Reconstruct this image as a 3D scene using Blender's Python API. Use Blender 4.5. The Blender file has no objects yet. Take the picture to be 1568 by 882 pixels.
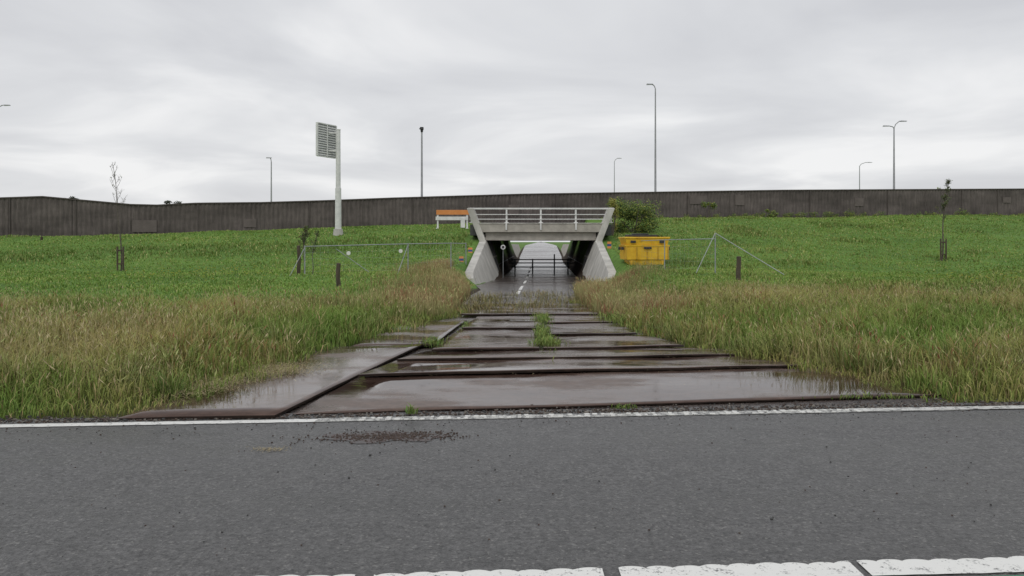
import bpy, math, random
import numpy as np
from mathutils import Vector, Matrix, noise as mn
random.seed(4); rng=np.random.default_rng(7)
S=bpy.context.scene
# ------------------------------------------------------------------ helpers
def new_mat(name):
    m=bpy.data.materials.new(name); m.use_nodes=True
    nt=m.node_tree; b=nt.nodes['Principled BSDF']; return m,nt,b
def N(nt,t,**kw):
    n=nt.nodes.new(t)
    for k,v in kw.items(): setattr(n,k,v)
    return n
def noise_node(nt,scale,detail=5,rough=0.6,coord='Object',stretch=None):
    tc=N(nt,'ShaderNodeTexCoord'); n=N(nt,'ShaderNodeTexNoise')
    n.inputs['Scale'].default_value=scale; n.inputs['Detail'].default_value=detail; n.inputs['Roughness'].default_value=rough
    if stretch:
        mp=N(nt,'ShaderNodeMapping'); mp.inputs['Scale'].default_value=stretch
        nt.links.new(tc.outputs[coord],mp.inputs['Vector']); nt.links.new(mp.outputs[0],n.inputs['Vector'])
    else: nt.links.new(tc.outputs[coord],n.inputs['Vector'])
    return n
def ramp(nt,src,stops):
    r=N(nt,'ShaderNodeValToRGB'); e=r.color_ramp.elements
    while len(e)<len(stops): e.new(0.5)
    for i,(p,c) in enumerate(stops):
        e[i].position=p; e[i].color=(*c,1) if len(c)==3 else c
    nt.links.new(src,r.inputs[0]); return r
def g(v): return (v,v,v)
def mix(nt,fac,a,b,mode='MIX'):
    m=N(nt,'ShaderNodeMix',data_type='RGBA',blend_type=mode)
    for sock,val in ((m.inputs[0],fac),(m.inputs[6],a),(m.inputs[7],b)):
        if hasattr(val,'is_linked'): nt.links.new(val,sock)
        elif isinstance(val,(int,float)): sock.default_value=val
        else: sock.default_value=(*val,1)
    return m.outputs[2]
def bump(nt,b,src,strength=0.3,dist=0.02,prev=None):
    n=N(nt,'ShaderNodeBump'); n.inputs['Strength'].default_value=strength; n.inputs['Distance'].default_value=dist
    nt.links.new(src,n.inputs['Height'])
    if prev: nt.links.new(prev.outputs[0],n.inputs['Normal'])
    nt.links.new(n.outputs[0],b.inputs['Normal']); return n
def simple(name,c1,c2,scale=3,rough=0.6,metal=0,bs=0.15,bd=0.01,stretch=None,spec=0.5):
    m,nt,b=new_mat(name); n=noise_node(nt,scale,6,0.65,stretch=stretch)
    r=ramp(nt,n.outputs[0],[(0.32,c1),(0.68,c2)])
    nt.links.new(r.outputs[0],b.inputs['Base Color']); b.inputs['Roughness'].default_value=rough
    b.inputs['Metallic'].default_value=metal; b.inputs['Specular IOR Level'].default_value=spec
    if bs: bump(nt,b,n.outputs[0],bs,bd)
    return m
class MB:
    def __init__(s): s.v=[];s.f=[];s.m=[]
    def add(s,vs,fs,mi=0):
        o=len(s.v); s.v+= [tuple(x) for x in vs]; s.f+=[tuple(i+o for i in f) for f in fs]; s.m+=[mi]*len(fs)
    def box(s,c,size,mi=0,rz=0,M=None):
        hx,hy,hz=[k/2 for k in size]; vs=[Vector((x,y,z)) for z in(-hz,hz) for x,y in((-hx,-hy),(hx,-hy),(hx,hy),(-hx,hy))]
        R=M if M else Matrix.Rotation(rz,3,'Z'); vs=[R@v+Vector(c) for v in vs]
        s.add(vs,[(3,2,1,0),(4,5,6,7),(0,1,5,4),(1,2,6,5),(2,3,7,6),(3,0,4,7)],mi)
    def tube(s,p0,p1,r0,r1=None,n=8,mi=0):
        r1=r0 if r1 is None else r1; p0=Vector(p0);p1=Vector(p1); d=(p1-p0)
        if d.length<1e-6:return
        d.normalize(); a=d.orthogonal().normalized(); b=d.cross(a)
        vs=[];
        for p,r in((p0,r0),(p1,r1)):
            for i in range(n):
                t=2*math.pi*i/n; vs.append(p+a*(r*math.cos(t))+b*(r*math.sin(t)))
        fs=[(i,(i+1)%n,n+(i+1)%n,n+i) for i in range(n)]+[tuple(range(n-1,-1,-1)),tuple(range(n,2*n))]
        s.add(vs,fs,mi)
    def path(s,pts,r,n=8,mi=0):
        for i in range(len(pts)-1):
            ra=r[i] if isinstance(r,(list,tuple)) else r; rb=r[i+1] if isinstance(r,(list,tuple)) else r
            s.tube(pts[i],pts[i+1],ra,rb,n,mi)
    def prism(s,poly8,mi=0): # 8 verts bottom4 top4
        s.add(poly8,[(3,2,1,0),(4,5,6,7),(0,1,5,4),(1,2,6,5),(2,3,7,6),(3,0,4,7)],mi)
    def obj(s,name,mats,bevel=0,smooth=False):
        me=bpy.data.meshes.new(name); me.from_pydata(s.v,[],s.f)
        for m in mats: me.materials.append(m)
        me.polygons.foreach_set('material_index',s.m)
        if smooth: me.polygons.foreach_set('use_smooth',[True]*len(s.f))
        me.update(); o=bpy.data.objects.new(name,me); S.collection.objects.link(o)
        if bevel:
            b=o.modifiers.new('bev','BEVEL'); b.width=bevel; b.segments=2; b.limit_method='ANGLE'
        return o
def vnoise(x,y,scale,seed=0):
    r=np.random.default_rng(seed+100).random((256,256))
    x=np.asarray(x,float)/scale+1000; y=np.asarray(y,float)/scale+1000
    xi=np.floor(x).astype(int); yi=np.floor(y).astype(int); fx=x-xi; fy=y-yi
    fx=fx*fx*(3-2*fx); fy=fy*fy*(3-2*fy)
    a=r[xi%256,yi%256];b=r[(xi+1)%256,yi%256];c=r[xi%256,(yi+1)%256];d=r[(xi+1)%256,(yi+1)%256]
    return (a*(1-fx)+b*fx)*(1-fy)+(c*(1-fx)+d*fx)*fy
def sstep(t): t=np.clip(t,0,1); return t*t*(3-2*t)
# ------------------------------------------------------------------ ground levels
AX=0.0372                    # underpass axis: X = AX*Y
RS=0.078                     # public road bearing
WALL=[(-140,30,4.6,1.2),(-60,47,4.6,1.6),(-35.1,53,4.55,1.73),(-32.7,53.9,4.70,1.83),(-31,54.5,4.55,1.9),(-27.5,55.8,4.24,2.07),
 (-25.9,56.4,4.22,2.15),(-23.4,57.2,4.40,2.28),(-19,58.6,4.52,2.44),(-14.4,60,4.74,2.66),(-9.5,61.4,5.02,2.84),(0.9,64.2,5.5,3.17),
 (12.2,67,5.84,3.47),(24.5,69.8,6.2,3.78),(49.7,75,6.67,4.0),(110,88,7.3,4.4),(220,110,8,4.8)]
WX=[w[0] for w in WALL]; WY=[w[1] for w in WALL]; WT=[w[2] for w in WALL]; WB=[w[3] for w in WALL]
def zpath(Y):
    return np.interp(Y,[0,10,46,80,90,125,150,400],[0,0,-0.72,-0.72,-0.45,0.95,1.0,1.0])
def znat(X,Y):
    yw=np.interp(X,WX,WY); b=np.interp(X,WX,WB)
    t=np.clip((Y-37)/(yw-1.2-37),0,1)
    t=0.45*t+0.55*sstep(t)
    z=0.18*sstep((Y-20)/14)+(b-0.18)*t
    back=sstep((Y-(yw+18))/12); z=z*(1-back)
    z=z+ (vnoise(X,Y,3.5,1)-.5)*0.14*sstep((Y-8)/3) + (vnoise(X,Y,9,2)-.5)*0.3*sstep((Y-12)/10)*(1-back)
    return z
def flare(Y): return np.interp(Y,[36,41,49,50,400],[3.25,3.15,2.6,2.55,2.55])
def terrain(X,Y):
    X=np.asarray(X,float);Y=np.asarray(Y,float)
    u=np.abs(X-AX*Y); zn=znat(X,Y); zp=zpath(Y)
    inner=np.interp(Y,[0,9,12,33,38,44,50,400],[2.9,2.9,2.7,2.7,3.3,3.0,2.5,2.5]); outer=np.interp(Y,[0,38,44,50,400],[4.6,4.4,4.1,3.75,3.75])
    k=np.clip((u-inner)/(outer-inner),0,1)
    z=(zp-0.03)*(1-k)+zn*k
    near=sstep((Y-(7.35+RS*X))/1.0)
    return z*near-0.035*(1-near)-0.0
# ------------------------------------------------------------------ materials
m_concrete=simple('concrete_light',(0.29,0.27,0.235),(0.47,0.445,0.39),1.6,0.75,bs=0.2)
m_concrete_white=simple('concrete_pale',(0.36,0.35,0.32),(0.60,0.585,0.54),1.4,0.7,bs=0.15,stretch=(1,1,.5))
m_concrete_dark=simple('concrete_dark',(0.025,0.027,0.030),(0.10,0.10,0.10),1.2,0.6,stretch=(1,1,0.4))  # much darker concrete tone for inner walls, roof slabs and beams
m_white=simple('white_paint',(0.60,0.61,0.60),(0.80,0.80,0.78),3,0.4,bs=0.05)
m_galv=simple('galvanised_steel',(0.26,0.28,0.29),(0.38,0.40,0.41),6,0.45,metal=0.3,bs=0.05)
m_lamp=simple('lamp_grey',(0.30,0.31,0.32),(0.42,0.43,0.44),3,0.5,metal=0.1,bs=0)
m_dark=simple('dark_steel',(0.02,0.02,0.022),(0.045,0.045,0.05),4,0.5)
m_yellow=simple('yellow_paint',(0.68,0.38,0.02),(0.86,0.57,0.04),2.5,0.45,bs=0.08)
m_yellow_d=simple('yellow_worn',(0.42,0.25,0.02),(0.62,0.38,0.03),5,0.6,bs=0.1)
m_orange=simple('orange_board',(0.62,0.22,0.05),(0.74,0.30,0.09),3,0.5,bs=0.05)
m_blue=simple('blue_film',(0.03,0.06,0.2),(0.05,0.09,0.28),3,0.5,bs=0)
m_wood=simple('weathered_wood',(0.035,0.025,0.018),(0.11,0.085,0.06),9,0.85,stretch=(1,1,0.15),bs=0.4)
m_bark=simple('bark',(0.06,0.05,0.04),(0.14,0.12,0.10),12,0.85)
m_slat=simple('sign_grey',(0.28,0.29,0.31),(0.40,0.41,0.43),3,0.5,bs=0)
def attr_mat(name,rough=0.6,ns=None,spec=0.25):
    m,nt,b=new_mat(name); a=N(nt,'ShaderNodeAttribute'); a.attribute_name='Col'
    col=a.outputs['Color']
    if ns:
        n=noise_node(nt,ns,8,0.7); r=ramp(nt,n.outputs[0],[(0.3,g(0.55)),(0.7,g(1.4))]); col=mix(nt,1.0,col,r.outputs[0],'MULTIPLY')
        bump(nt,b,n.outputs[0],0.8,0.08)
    nt.links.new(col,b.inputs['Base Color']); b.inputs['Roughness'].default_value=rough; b.inputs['Specular IOR Level'].default_value=spec
    return m
m_grass=attr_mat('grass_blades',0.6)
m_leaf=attr_mat('leaves',0.5)
m_ground=attr_mat('ground_soil_grass',0.95,ns=2.2)
def set_col(me,cols):
    a=me.color_attributes.new('Col','FLOAT_COLOR','POINT'); c=np.ones((len(cols),4),np.float32); c[:,:3]=cols
    a.data.foreach_set('color',c.ravel())
# wet asphalt
def asphalt(name,lo,hi,tint=(1,1,1.0),r0=0.32,r1=0.55,spec=0.5):
    m,nt,b=new_mat(name)
    n1=noise_node(nt,0.6,6,0.65,stretch=(0.22,1.5,1)); n2=noise_node(nt,26,8,0.88); n3=noise_node(nt,5,7,0.78)
    tc=N(nt,'ShaderNodeTexCoord'); v=N(nt,'ShaderNodeTexVoronoi'); v.inputs['Scale'].default_value=75; nt.links.new(tc.outputs['Object'],v.inputs['Vector'])
    c=ramp(nt,n1.outputs[0],[(0.33,tuple(lo*t for t in tint)),(0.67,tuple(hi*t for t in tint))])
    c2=ramp(nt,n2.outputs[0],[(0.38,g(0.30)),(0.62,g(1.65))])
    col=mix(nt,1,c.outputs[0],c2.outputs[0],'MULTIPLY')
    c3=ramp(nt,n3.outputs[0],[(0.3,g(0.72)),(0.7,g(1.28))]); col=mix(nt,1,col,c3.outputs[0],'MULTIPLY')
    sep=N(nt,'ShaderNodeSeparateColor'); nt.links.new(v.outputs['Color'],sep.inputs[0])
    ch=ramp(nt,sep.outputs[0],[(0.93,g(0)),(0.97,g(0.5))])
    col=mix(nt,ch.outputs[0],col,(0.26,0.255,0.24))
    dk=ramp(nt,sep.outputs[1],[(0.92,g(0)),(0.96,g(0.6))])
    col=mix(nt,dk.outputs[0],col,(0.02,0.02,0.02))
    nt.links.new(col,b.inputs['Base Color'])
    rr=ramp(nt,n1.outputs[0],[(0.35,g(r0)),(0.65,g(r1))]); nt.links.new(rr.outputs[0],b.inputs['Roughness']); b.inputs['Specular IOR Level'].default_value=spec
    p=bump(nt,b,v.outputs['Distance'],0.6,0.008); bump(nt,b,n2.outputs[0],0.6,0.010,p)
    return m
m_asphalt=asphalt('wet_asphalt',0.058,0.112,(1.01,1,0.99),r0=.28,r1=.6)
m_path=asphalt('wet_path_asphalt',0.035,0.065,(1.25,0.95,0.82),0.08,0.30,0.45)
def paint(name,wear,scale=14,base=(0.72,0.72,0.69)):
    m,nt,b=new_mat(name); n=noise_node(nt,scale,6,0.75); n2=noise_node(nt,90,3,0.6)
    s=mix(nt,0.35,n.outputs[0],n2.outputs[0])
    r=ramp(nt,s,[(wear-0.04,(0.085,0.085,0.085)),(wear+0.04,base)])
    nt.links.new(r.outputs[0],b.inputs['Base Color']); b.inputs['Roughness'].default_value=0.45
    bump(nt,b,s,0.4,0.006); return m
m_line=paint('road_paint_white',0.42); m_line_worn=paint('road_paint_worn',0.49,9,(0.5,0.5,0.47)); m_line_near=paint('road_paint_thick',0.42,10,(0.78,0.78,0.75))
m_green=simple('green_paint',(0.03,0.16,0.09),(0.05,0.24,0.13),10,0.5)
# rusty wet steel plates
m_plate,nt,b=new_mat('wet_rusty_steel')
n1=noise_node(nt,0.9,6,0.62,stretch=(0.5,1,1)); n2=noise_node(nt,9,6,0.7); n3=noise_node(nt,55,3,0.6)
oi=N(nt,'ShaderNodeObjectInfo'); orr=ramp(nt,oi.outputs['Random'],[(0,g(0.8)),(1,g(1.2))])
c=ramp(nt,n1.outputs[0],[(0.32,(0.045,0.026,0.020)),(0.5,(0.085,0.054,0.043)),(0.70,(0.14,0.100,0.080))])
c2=ramp(nt,n2.outputs[0],[(0.3,g(0.7)),(0.7,g(1.25))]); col=mix(nt,1,c.outputs[0],c2.outputs[0],'MULTIPLY'); col=mix(nt,1,col,orr.outputs[0],'MULTIPLY')
nt.links.new(col,b.inputs['Base Color'])
rr=ramp(nt,n1.outputs[0],[(0.42,g(0.04)),(0.52,g(0.16)),(0.63,g(0.42))]); nt.links.new(rr.outputs[0],b.inputs['Roughness'])
b.inputs['Specular IOR Level'].default_value=0.30
p=bump(nt,b,n1.outputs[0],0.07,0.05)
mlt=N(nt,'ShaderNodeMath',operation='MULTIPLY'); nt.links.new(n3.outputs[0],mlt.inputs[0]); nt.links.new(rr.outputs[0],mlt.inputs[1]); bump(nt,b,mlt.outputs[0],0.35,0.008,p)
m_plate_edge=simple('plate_edge_dark',(0.014,0.010,0.008),(0.04,0.028,0.022),8,0.7,spec=0.1)
# noise wall
m_wall,nt,b=new_mat('barrier_dark_brown')
n1=noise_node(nt,0.35,5,0.6,stretch=(1,1,2.5)); n2=noise_node(nt,5,6,0.7,stretch=(1,1,0.25))
c=ramp(nt,n1.outputs[0],[(0.3,(0.068,0.057,0.052)),(0.7,(0.15,0.127,0.118))]); c2=ramp(nt,n2.outputs[0],[(0.3,g(0.65)),(0.7,g(1.3))])
nt.links.new(mix(nt,1,c.outputs[0],c2.outputs[0],'MULTIPLY'),b.inputs['Base Color']); b.inputs['Roughness'].default_value=0.85
bump(nt,b,n2.outputs[0],0.4,0.03)
m_wall2=simple('barrier_patch',(0.11,0.092,0.085),(0.16,0.135,0.125),2,0.85)
# ------------------------------------------------------------------ terrain
us=np.concatenate([-np.geomspace(900,30,22),-np.linspace(29,6,47),-np.linspace(5.6,2.4,17),np.linspace(-2,2,7),np.linspace(2.4,5.6,17),np.linspace(6,29,47),np.geomspace(30,900,22)])
ys=np.concatenate([[-300,-100,-40,-15,-5,0],np.linspace(3,8,11),np.linspace(8.3,30,70),np.linspace(30.4,110,170),np.linspace(111,170,40),np.geomspace(175,3000,20)])
U,Yg=np.meshgrid(us,ys); Xg=U+AX*Yg
Zg=terrain(Xg,Yg); nu=len(us); ny=len(ys)
V=np.stack([Xg,Yg,Zg],-1).reshape(-1,3)
F=[(j*nu+i,j*nu+i+1,(j+1)*nu+i+1,(j+1)*nu+i) for j in range(ny-1) for i in range(nu-1)]
me=bpy.data.meshes.new('ground'); me.from_pydata(V.tolist(),[],F); me.materials.append(m_ground)
me.polygons.foreach_set('use_smooth',[True]*len(F))
X=V[:,0];Y=V[:,1]; uu=np.abs(X-AX*Y)
def tall_limit(X):  # depth to which the grass is left uncut
    w=(vnoise(X,X*0,4,5)-.5)*4+(vnoise(X,X*0,1.1,15)-.5)*3
    return np.where(X<0,20+w, 24.5+w*1.3)
mown=sstep((Y-tall_limit(X)+1)/2.5)
nz=vnoise(X,Y,2.3,9)[:,None]
cm=np.array([0.085,0.17,0.030])*(1-nz)+np.array([0.13,0.235,0.044])*nz
ct=np.array([0.055,0.065,0.022])*(1-nz)+np.array([0.085,0.095,0.03])*nz
C=ct*(1-mown[:,None])+cm*mown[:,None]
inp=(uu<3.0)[:,None]; C=np.where(inp,np.array([0.05,0.036,0.026]),C)
set_col(me,C); o=bpy.data.objects.new('ground',me); S.collection.objects.link(o)
# ------------------------------------------------------------------ road
def ry(X,off): return off+RS*X
mb=MB()
xs=list(np.linspace(-30,30,241))
vs=[];fs=[]
for i,x in enumerate([-400]+xs+[400]):
    jag=(mn.noise(Vector((x*1.7,3,0)))*0.08+mn.noise(Vector((x*6,1,0)))*0.05) if abs(x)<31 else 0
    vs+= [(x,ry(x,-6.5),0),(x,ry(x,7.33)+jag,0)]
for i in range(len(vs)//2-1): fs.append((2*i,2*i+2,2*i+3,2*i+1))
mb.add(vs,fs); road=mb.obj('road',[m_asphalt])
def line_strip(x0,x1,off0,off1,z=0.005,step=0.05,jag=0.012,seed=0,blocks=None,dslope=0):
    mb=MB(); x=x0; vs=[];fs=[]
    n=max(2,int((x1-x0)/step))
    for i in range(n+1):
        x=x0+(x1-x0)*i/n
        a=mn.noise(Vector((x*9,seed,0)))*jag+dslope*x; b_=mn.noise(Vector((x*9,seed+7,0)))*jag+dslope*x
        if blocks: b_+= blocks*abs(math.sin(x*math.pi/0.135+seed))**0.5+0.012*mn.noise(Vector((x*3,seed,9)))
        vs+=[(x,ry(x,off0)+a,z),(x,ry(x,off1)+b_,z)]
    for i in range(n): fs.append((2*i,2*i+2,2*i+3,2*i+1))
    mb.add(vs,fs); return mb
mb=line_strip(-30,-1.75,6.985,7.10); mb.m=[0]*len(mb.f)
m2=line_strip(-1.75,4.3,6.985,7.13,seed=3)
mb.add(m2.v,m2.f,1)
m2=line_strip(3.2,30,7.0,7.13,seed=5)
m2.v=[(a,b_,0.009) for a,b_,c_ in m2.v]; mb.add(m2.v,m2.f,2)
for row in range(2):
    x=-1.5
    while x<3.4:
        w=random.uniform(0.025,0.055)
        if random.random()<0.75:
            yy=ry(x,7.0+row*0.068); mb.box((x+random.uniform(-.01,.01),yy+0.02+random.uniform(-.006,.006),0.008),(w,random.uniform(.025,.045),0.008),0,rz=random.uniform(-.3,.3))
        x+=0.078
mb.obj('edge_line',[m_line,m_line_worn,paint('road_paint_right',0.46,11,(0.6,0.6,0.57))])
mb=MB()
for a,b_ in((-4.6,-3.2),(-3.1,-2.0),(-1.95,-0.75),(-0.66,0.44),(0.52,1.68),(1.72,2.95),(3.02,4.2),(4.3,5.6)):
    m2=line_strip(a,b_,3.585,3.735,z=0.006,step=0.012,jag=0.006,seed=a,blocks=0.028,dslope=-0.017); mb.add(m2.v,m2.f,0)
mb.obj('centre_dash_line',[m_line_near])
mb=MB(); mb.add([(-6,ry(-6,2.6),0.004),(12,ry(12,2.4),0.004),(12,ry(12,3.35),0.004),(-6,ry(-6,3.66),0.004)],[(0,1,2,3)]); mb.obj('green_road_marking',[m_green])
# debris on the road and crumbled verge
mb=MB()
for i in range(1500):
    a=random.gauss(0,0.26); x=-1.02+a; y=6.42+RS*x+random.gauss(0,0.075)
    s=abs(random.gauss(0.006,0.004))+.002; mb.box((x,y,s*0.3),(s,s*random.uniform(.5,1),s*0.6),0,rz=random.uniform(0,3))
for i in range(700):
    x=random.uniform(-6,7); y=random.uniform(4.0,7.0)+RS*x if random.random()<.5 else random.gauss(6.85,.12)+RS*x
    s=abs(random.gauss(0.004,0.003))+.002; mb.box((x,y,s*0.3),(s,s*random.uniform(.5,1),s*0.6),random.choice([0,1]),rz=random.uniform(0,3))
for i in range(5200):
    x=random.uniform(-5.5,7.5); y=ry(x,7.15+abs(random.gauss(0,.11)))
    s=abs(random.gauss(0.008,0.006))+.003; mb.box((x,y,s*0.3),(s,s*random.uniform(.5,1),s*0.6),random.choice([0,0,1,2]),rz=random.uniform(0,3))
mb.obj('gravel_debris',[simple('debris_brown',(0.05,0.034,0.027),(0.10,0.07,0.055),30,0.8),simple('debris_dark',(0.03,0.03,0.03),(0.06,0.06,0.055),30,0.8),simple('debris_pale',(0.15,0.13,0.11),(0.25,0.23,0.2),30,0.8)])
mb=MB(); n=40; vs=[(-1.02,6.34,0.003)]
for i in range(n):
    t=2*math.pi*i/n; k=1+0.5*mn.noise(Vector((math.cos(t)*2,math.sin(t)*2,0)))+.25*mn.noise(Vector((math.cos(t)*7,math.sin(t)*7,0)))
    vs.append((-1.02+0.5*k*math.cos(t),6.34+0.17*k*math.sin(t),0.003))
mb.add(vs,[(0,i+1,(i+1)%n+1) for i in range(n)]); 
mm,nt,b=new_mat('mud_stain'); nn=noise_node(nt,11,6,0.75); r=ramp(nt,nn.outputs[0],[(0.44,(0.085,0.084,0.083)),(0.56,(0.062,0.040,0.035))]); nt.links.new(r.outputs[0],b.inputs['Base Color']); b.inputs['Roughness'].default_value=0.5; bump(nt,b,nn.outputs[0],.5,.01)
mb.obj('mud_patch',[mm])
# ------------------------------------------------------------------ path (asphalt) through the underpass
mb=MB(); yy=np.concatenate([np.linspace(7.3,46,80),np.linspace(47,160,60),[300,600]]); vs=[];fs=[]
for i,y in enumerate(yy):
    w=float(np.interp(y,[0,33,38,44,50,400],[2.55,2.55,3.2,2.95,2.55,2.55])); z=float(zpath(y))+0.0
    if y<9: z=-0.012
    yl=y; vs+=[(AX*y-w-(0.9 if y<11 else 0),yl+(RS*(-3.3) if y<8 else 0),z),(AX*y+w+(1.6 if y<11 else 0),yl+(RS*4 if y<8 else 0),z)]
for i in range(len(yy)-1): fs.append((2*i,2*i+1,2*i+3,2*i+2))
mb.add(vs,fs); mb.obj('path',[m_path])
mb=MB()
for a,b_ in((29,32),(33,37.5),(41,46),(49.5,54),(58,62),(66,70),(74,78)):
    vs=[]
    for y in(a,b_):
        for du in(-0.95,-0.82): vs.append((AX*y+du,y,float(zpath(y))+0.006))
    mb.add(vs,[(0,1,3,2)])
mb.obj('path_centre_line',[m_line])
# steel plates, laid shingle-wise with lifted, bent edges
def plate(i,cs,lift,thick=0.03):
    mb=MB(); n=14; top=[]
    c=[Vector((x,y,float(zpath(y))+l)) for (x,y),l in zip(cs,lift)]
    for j in range(n+1):
        for k in range(n+1):
            a=c[0].lerp(c[1],k/n); b_=c[3].lerp(c[2],k/n); p=a.lerp(b_,j/n)
            e=0.016*mn.noise(Vector((p.x*0.7,p.y*1.1,i*3.1)))+0.005*mn.noise(Vector((p.x*2.5,p.y*2.5,i*1.7)))
            if i==0 and j==0: e*=.35
            top.append(p+Vector((0,0,e)))
    q=(n+1)**2; low=[p-Vector((0,0,thick)) for p in top]
    fs=[(j*(n+1)+k,j*(n+1)+k+1,(j+1)*(n+1)+k+1,(j+1)*(n+1)+k) for j in range(n) for k in range(n)]
    mb.add(top+low,fs,0)
    ring=[k for k in range(n+1)]+[(j+1)*(n+1)-1 for j in range(1,n+1)]+[n*(n+1)+k for k in range(n-1,-1,-1)]+[j*(n+1) for j in range(n-1,0,-1)]
    for a,b_ in zip(ring,ring[1:]+ring[:1]):
        mb.f.append((a,q+a,q+b_,b_)); mb.m.append(1)
    o=mb.obj('steel_road_plate',[m_plate,m_plate_edge]); o.data.polygons.foreach_set('use_smooth',[k==0 for k in mb.m])
P=[([(-2.02,7.12),(4.45,8.02),(4.45,9.88),(-1.78,8.98)],(.012,.012,.02,.03),.014),
 ([(-1.78,8.92),(3.6,9.68),(3.5,10.82),(-1.52,10.14)],(.070,.050,.03,.04),.026),
 ([(-1.50,10.08),(3.4,10.75),(3.0,11.85),(-1.24,11.22)],(.070,.050,.03,.04),.024),
 ([(-3.55,6.94),(-2.14,6.98),(-1.36,11.9),(-2.9,11.75)],(.012,.032,.070,.03),.024),
 ([(-2.45,11.80),(-1.22,11.85),(-0.98,16.6),(-2.2,16.6)],(.045,.065,.05,.03),.024),
 ([(-1.16,11.16),(0.40,11.38),(0.52,14.8),(-0.98,14.7)],(.070,.06,.03,.03),.024),
 ([(0.46,11.40),(2.6,11.72),(2.35,13.7),(0.56,13.5)],(.06,.06,.03,.03),.024),
 ([(0.60,13.42),(2.2,13.6),(2.2,16.0),(0.72,15.8)],(.065,.06,.04,.04),.022),
 ([(-0.94,14.6),(0.56,14.7),(0.70,18.0),(-0.78,17.9)],(.06,.06,.05,.05),.022),
 ([(0.72,15.72),(2.2,15.9),(2.3,18.2),(0.84,18.1)],(.07,.06,.05,.05),.022),
 ([(-1.2,17.9),(2.4,18.1),(2.5,22.4),(-0.9,22.2)],(.075,.07,.05,.05),.022)]
for i,(c,l,th) in enumerate(P): plate(i,c,l,th)
# ------------------------------------------------------------------ underpass
def U_(u,y): return AX*y+u
mb=MB()
ZF=-0.78
def wall_stations(sts,side,mi):
    vs=[]
    for y,zt in sts:
        ib=float(flare(y)); sl=0.385
        it=ib+sl*(zt-ZF); 
        vs+=[(U_(side*ib,y),y,ZF),(U_(side*it,y),y,zt),(U_(side*(it+0.42),y),y,zt),(U_(side*(ib+0.42),y),y,ZF)]
    fs=[]
    for i in range(len(sts)-1):
        for k in range(4):
            a=4*i+k;b_=4*i+(k+1)%4; f=(a,b_,b_+4,a+4); fs.append(f if side>0 else f[::-1])
    n=4*(len(sts)-1); fs+= [(0,1,2,3),(n+3,n+2,n+1,n)]
    mb.add(vs,fs,mi)
for s in(-1,1):
    wall_stations([(39.0,-0.25),(40,0.05),(49.4,1.62)],s,1)
    wall_stations([(49.403,1.60),(49.42,3.72),(50.1,3.78)],s,1)
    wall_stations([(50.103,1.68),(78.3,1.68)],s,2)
    wall_stations([(78.303,1.6),(90,1.3),(115,1.2)],s,0)
def slab(y0,y1,u0,u1,z0,z1,mi):
    mb.prism([(U_(u0,y0),y0,z0),(U_(u1,y0),y0,z0),(U_(u1,y1),y1,z0),(U_(u0,y1),y1,z0),(U_(u0,y0),y0,z1),(U_(u1,y0),y0,z1),(U_(u1,y1),y1,z1),(U_(u0,y1),y1,z1)],mi)
slab(49.75,50.3,-3.55,3.55,1.68,2.20,0)      # lower beam
slab(49.45,50.35,-3.98,3.98,2.205,2.74,0)      # upper edge slab
slab(49.40,50.40,-4.02,4.02,2.743,2.80,1)    # coping
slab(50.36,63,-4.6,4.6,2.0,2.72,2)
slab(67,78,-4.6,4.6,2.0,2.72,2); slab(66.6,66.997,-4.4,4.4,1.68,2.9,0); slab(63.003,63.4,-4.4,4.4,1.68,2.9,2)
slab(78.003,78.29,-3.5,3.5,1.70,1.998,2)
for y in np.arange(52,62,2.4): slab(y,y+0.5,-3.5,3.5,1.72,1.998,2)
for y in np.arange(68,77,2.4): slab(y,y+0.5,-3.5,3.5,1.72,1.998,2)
def band(y0,y1,z0,z1,mi,eps=0.02):
    for s in(-1,1):
        vs=[]
        for y in(y0,y1):
            for z in(z0,z1):
                u=2.55+0.385*(z-ZF)-eps; vs.append((U_(s*u,y),y,z))
        mb.add(vs,[(0,1,3,2)],mi)
for y in (51.5,57.3,63.1,68.9,74.7): band(y,y+0.22,ZF,1.66,0)
band(50.4,78,0.55,0.66,0,0.012); band(50.4,78,-0.7,-0.45,3,0.012)
for s in(-1,1):
    for zz in (0.1,): mb.tube((U_(s*(2.55+.385*(zz-ZF)-.12),50.5),50.5,zz),(U_(s*(2.55+.385*(zz-ZF)-.12),78),78,zz),0.03,0.03,6,3)
mb.obj('underpass',[m_concrete,m_concrete_white,m_concrete_dark,m_dark],bevel=0.015)
# railing
mb=MB()
for u in(-4.45,-2.2,0.0,2.25,4.5):
    mb.box((U_(u,49.75),49.75,3.24),(0.11,0.10,0.95),0); 
    mb.box((U_(u,49.75),49.75,2.82),(0.26,0.2,0.05),0)
for z,h in((3.72,0.10),(3.34,0.05),(3.04,0.05)):
    mb.box((U_(0.02,49.72),49.72-0.05*(h<.1),z),(9.2,0.09 if h>.06 else .05,h),0)
for u in(-2.2,0,2.25): mb.box((U_(u,49.33),49.385,2.55),(0.10,0.05,0.42),0)
mb.obj('bridge_railing',[m_white],bevel=0.01)
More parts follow.
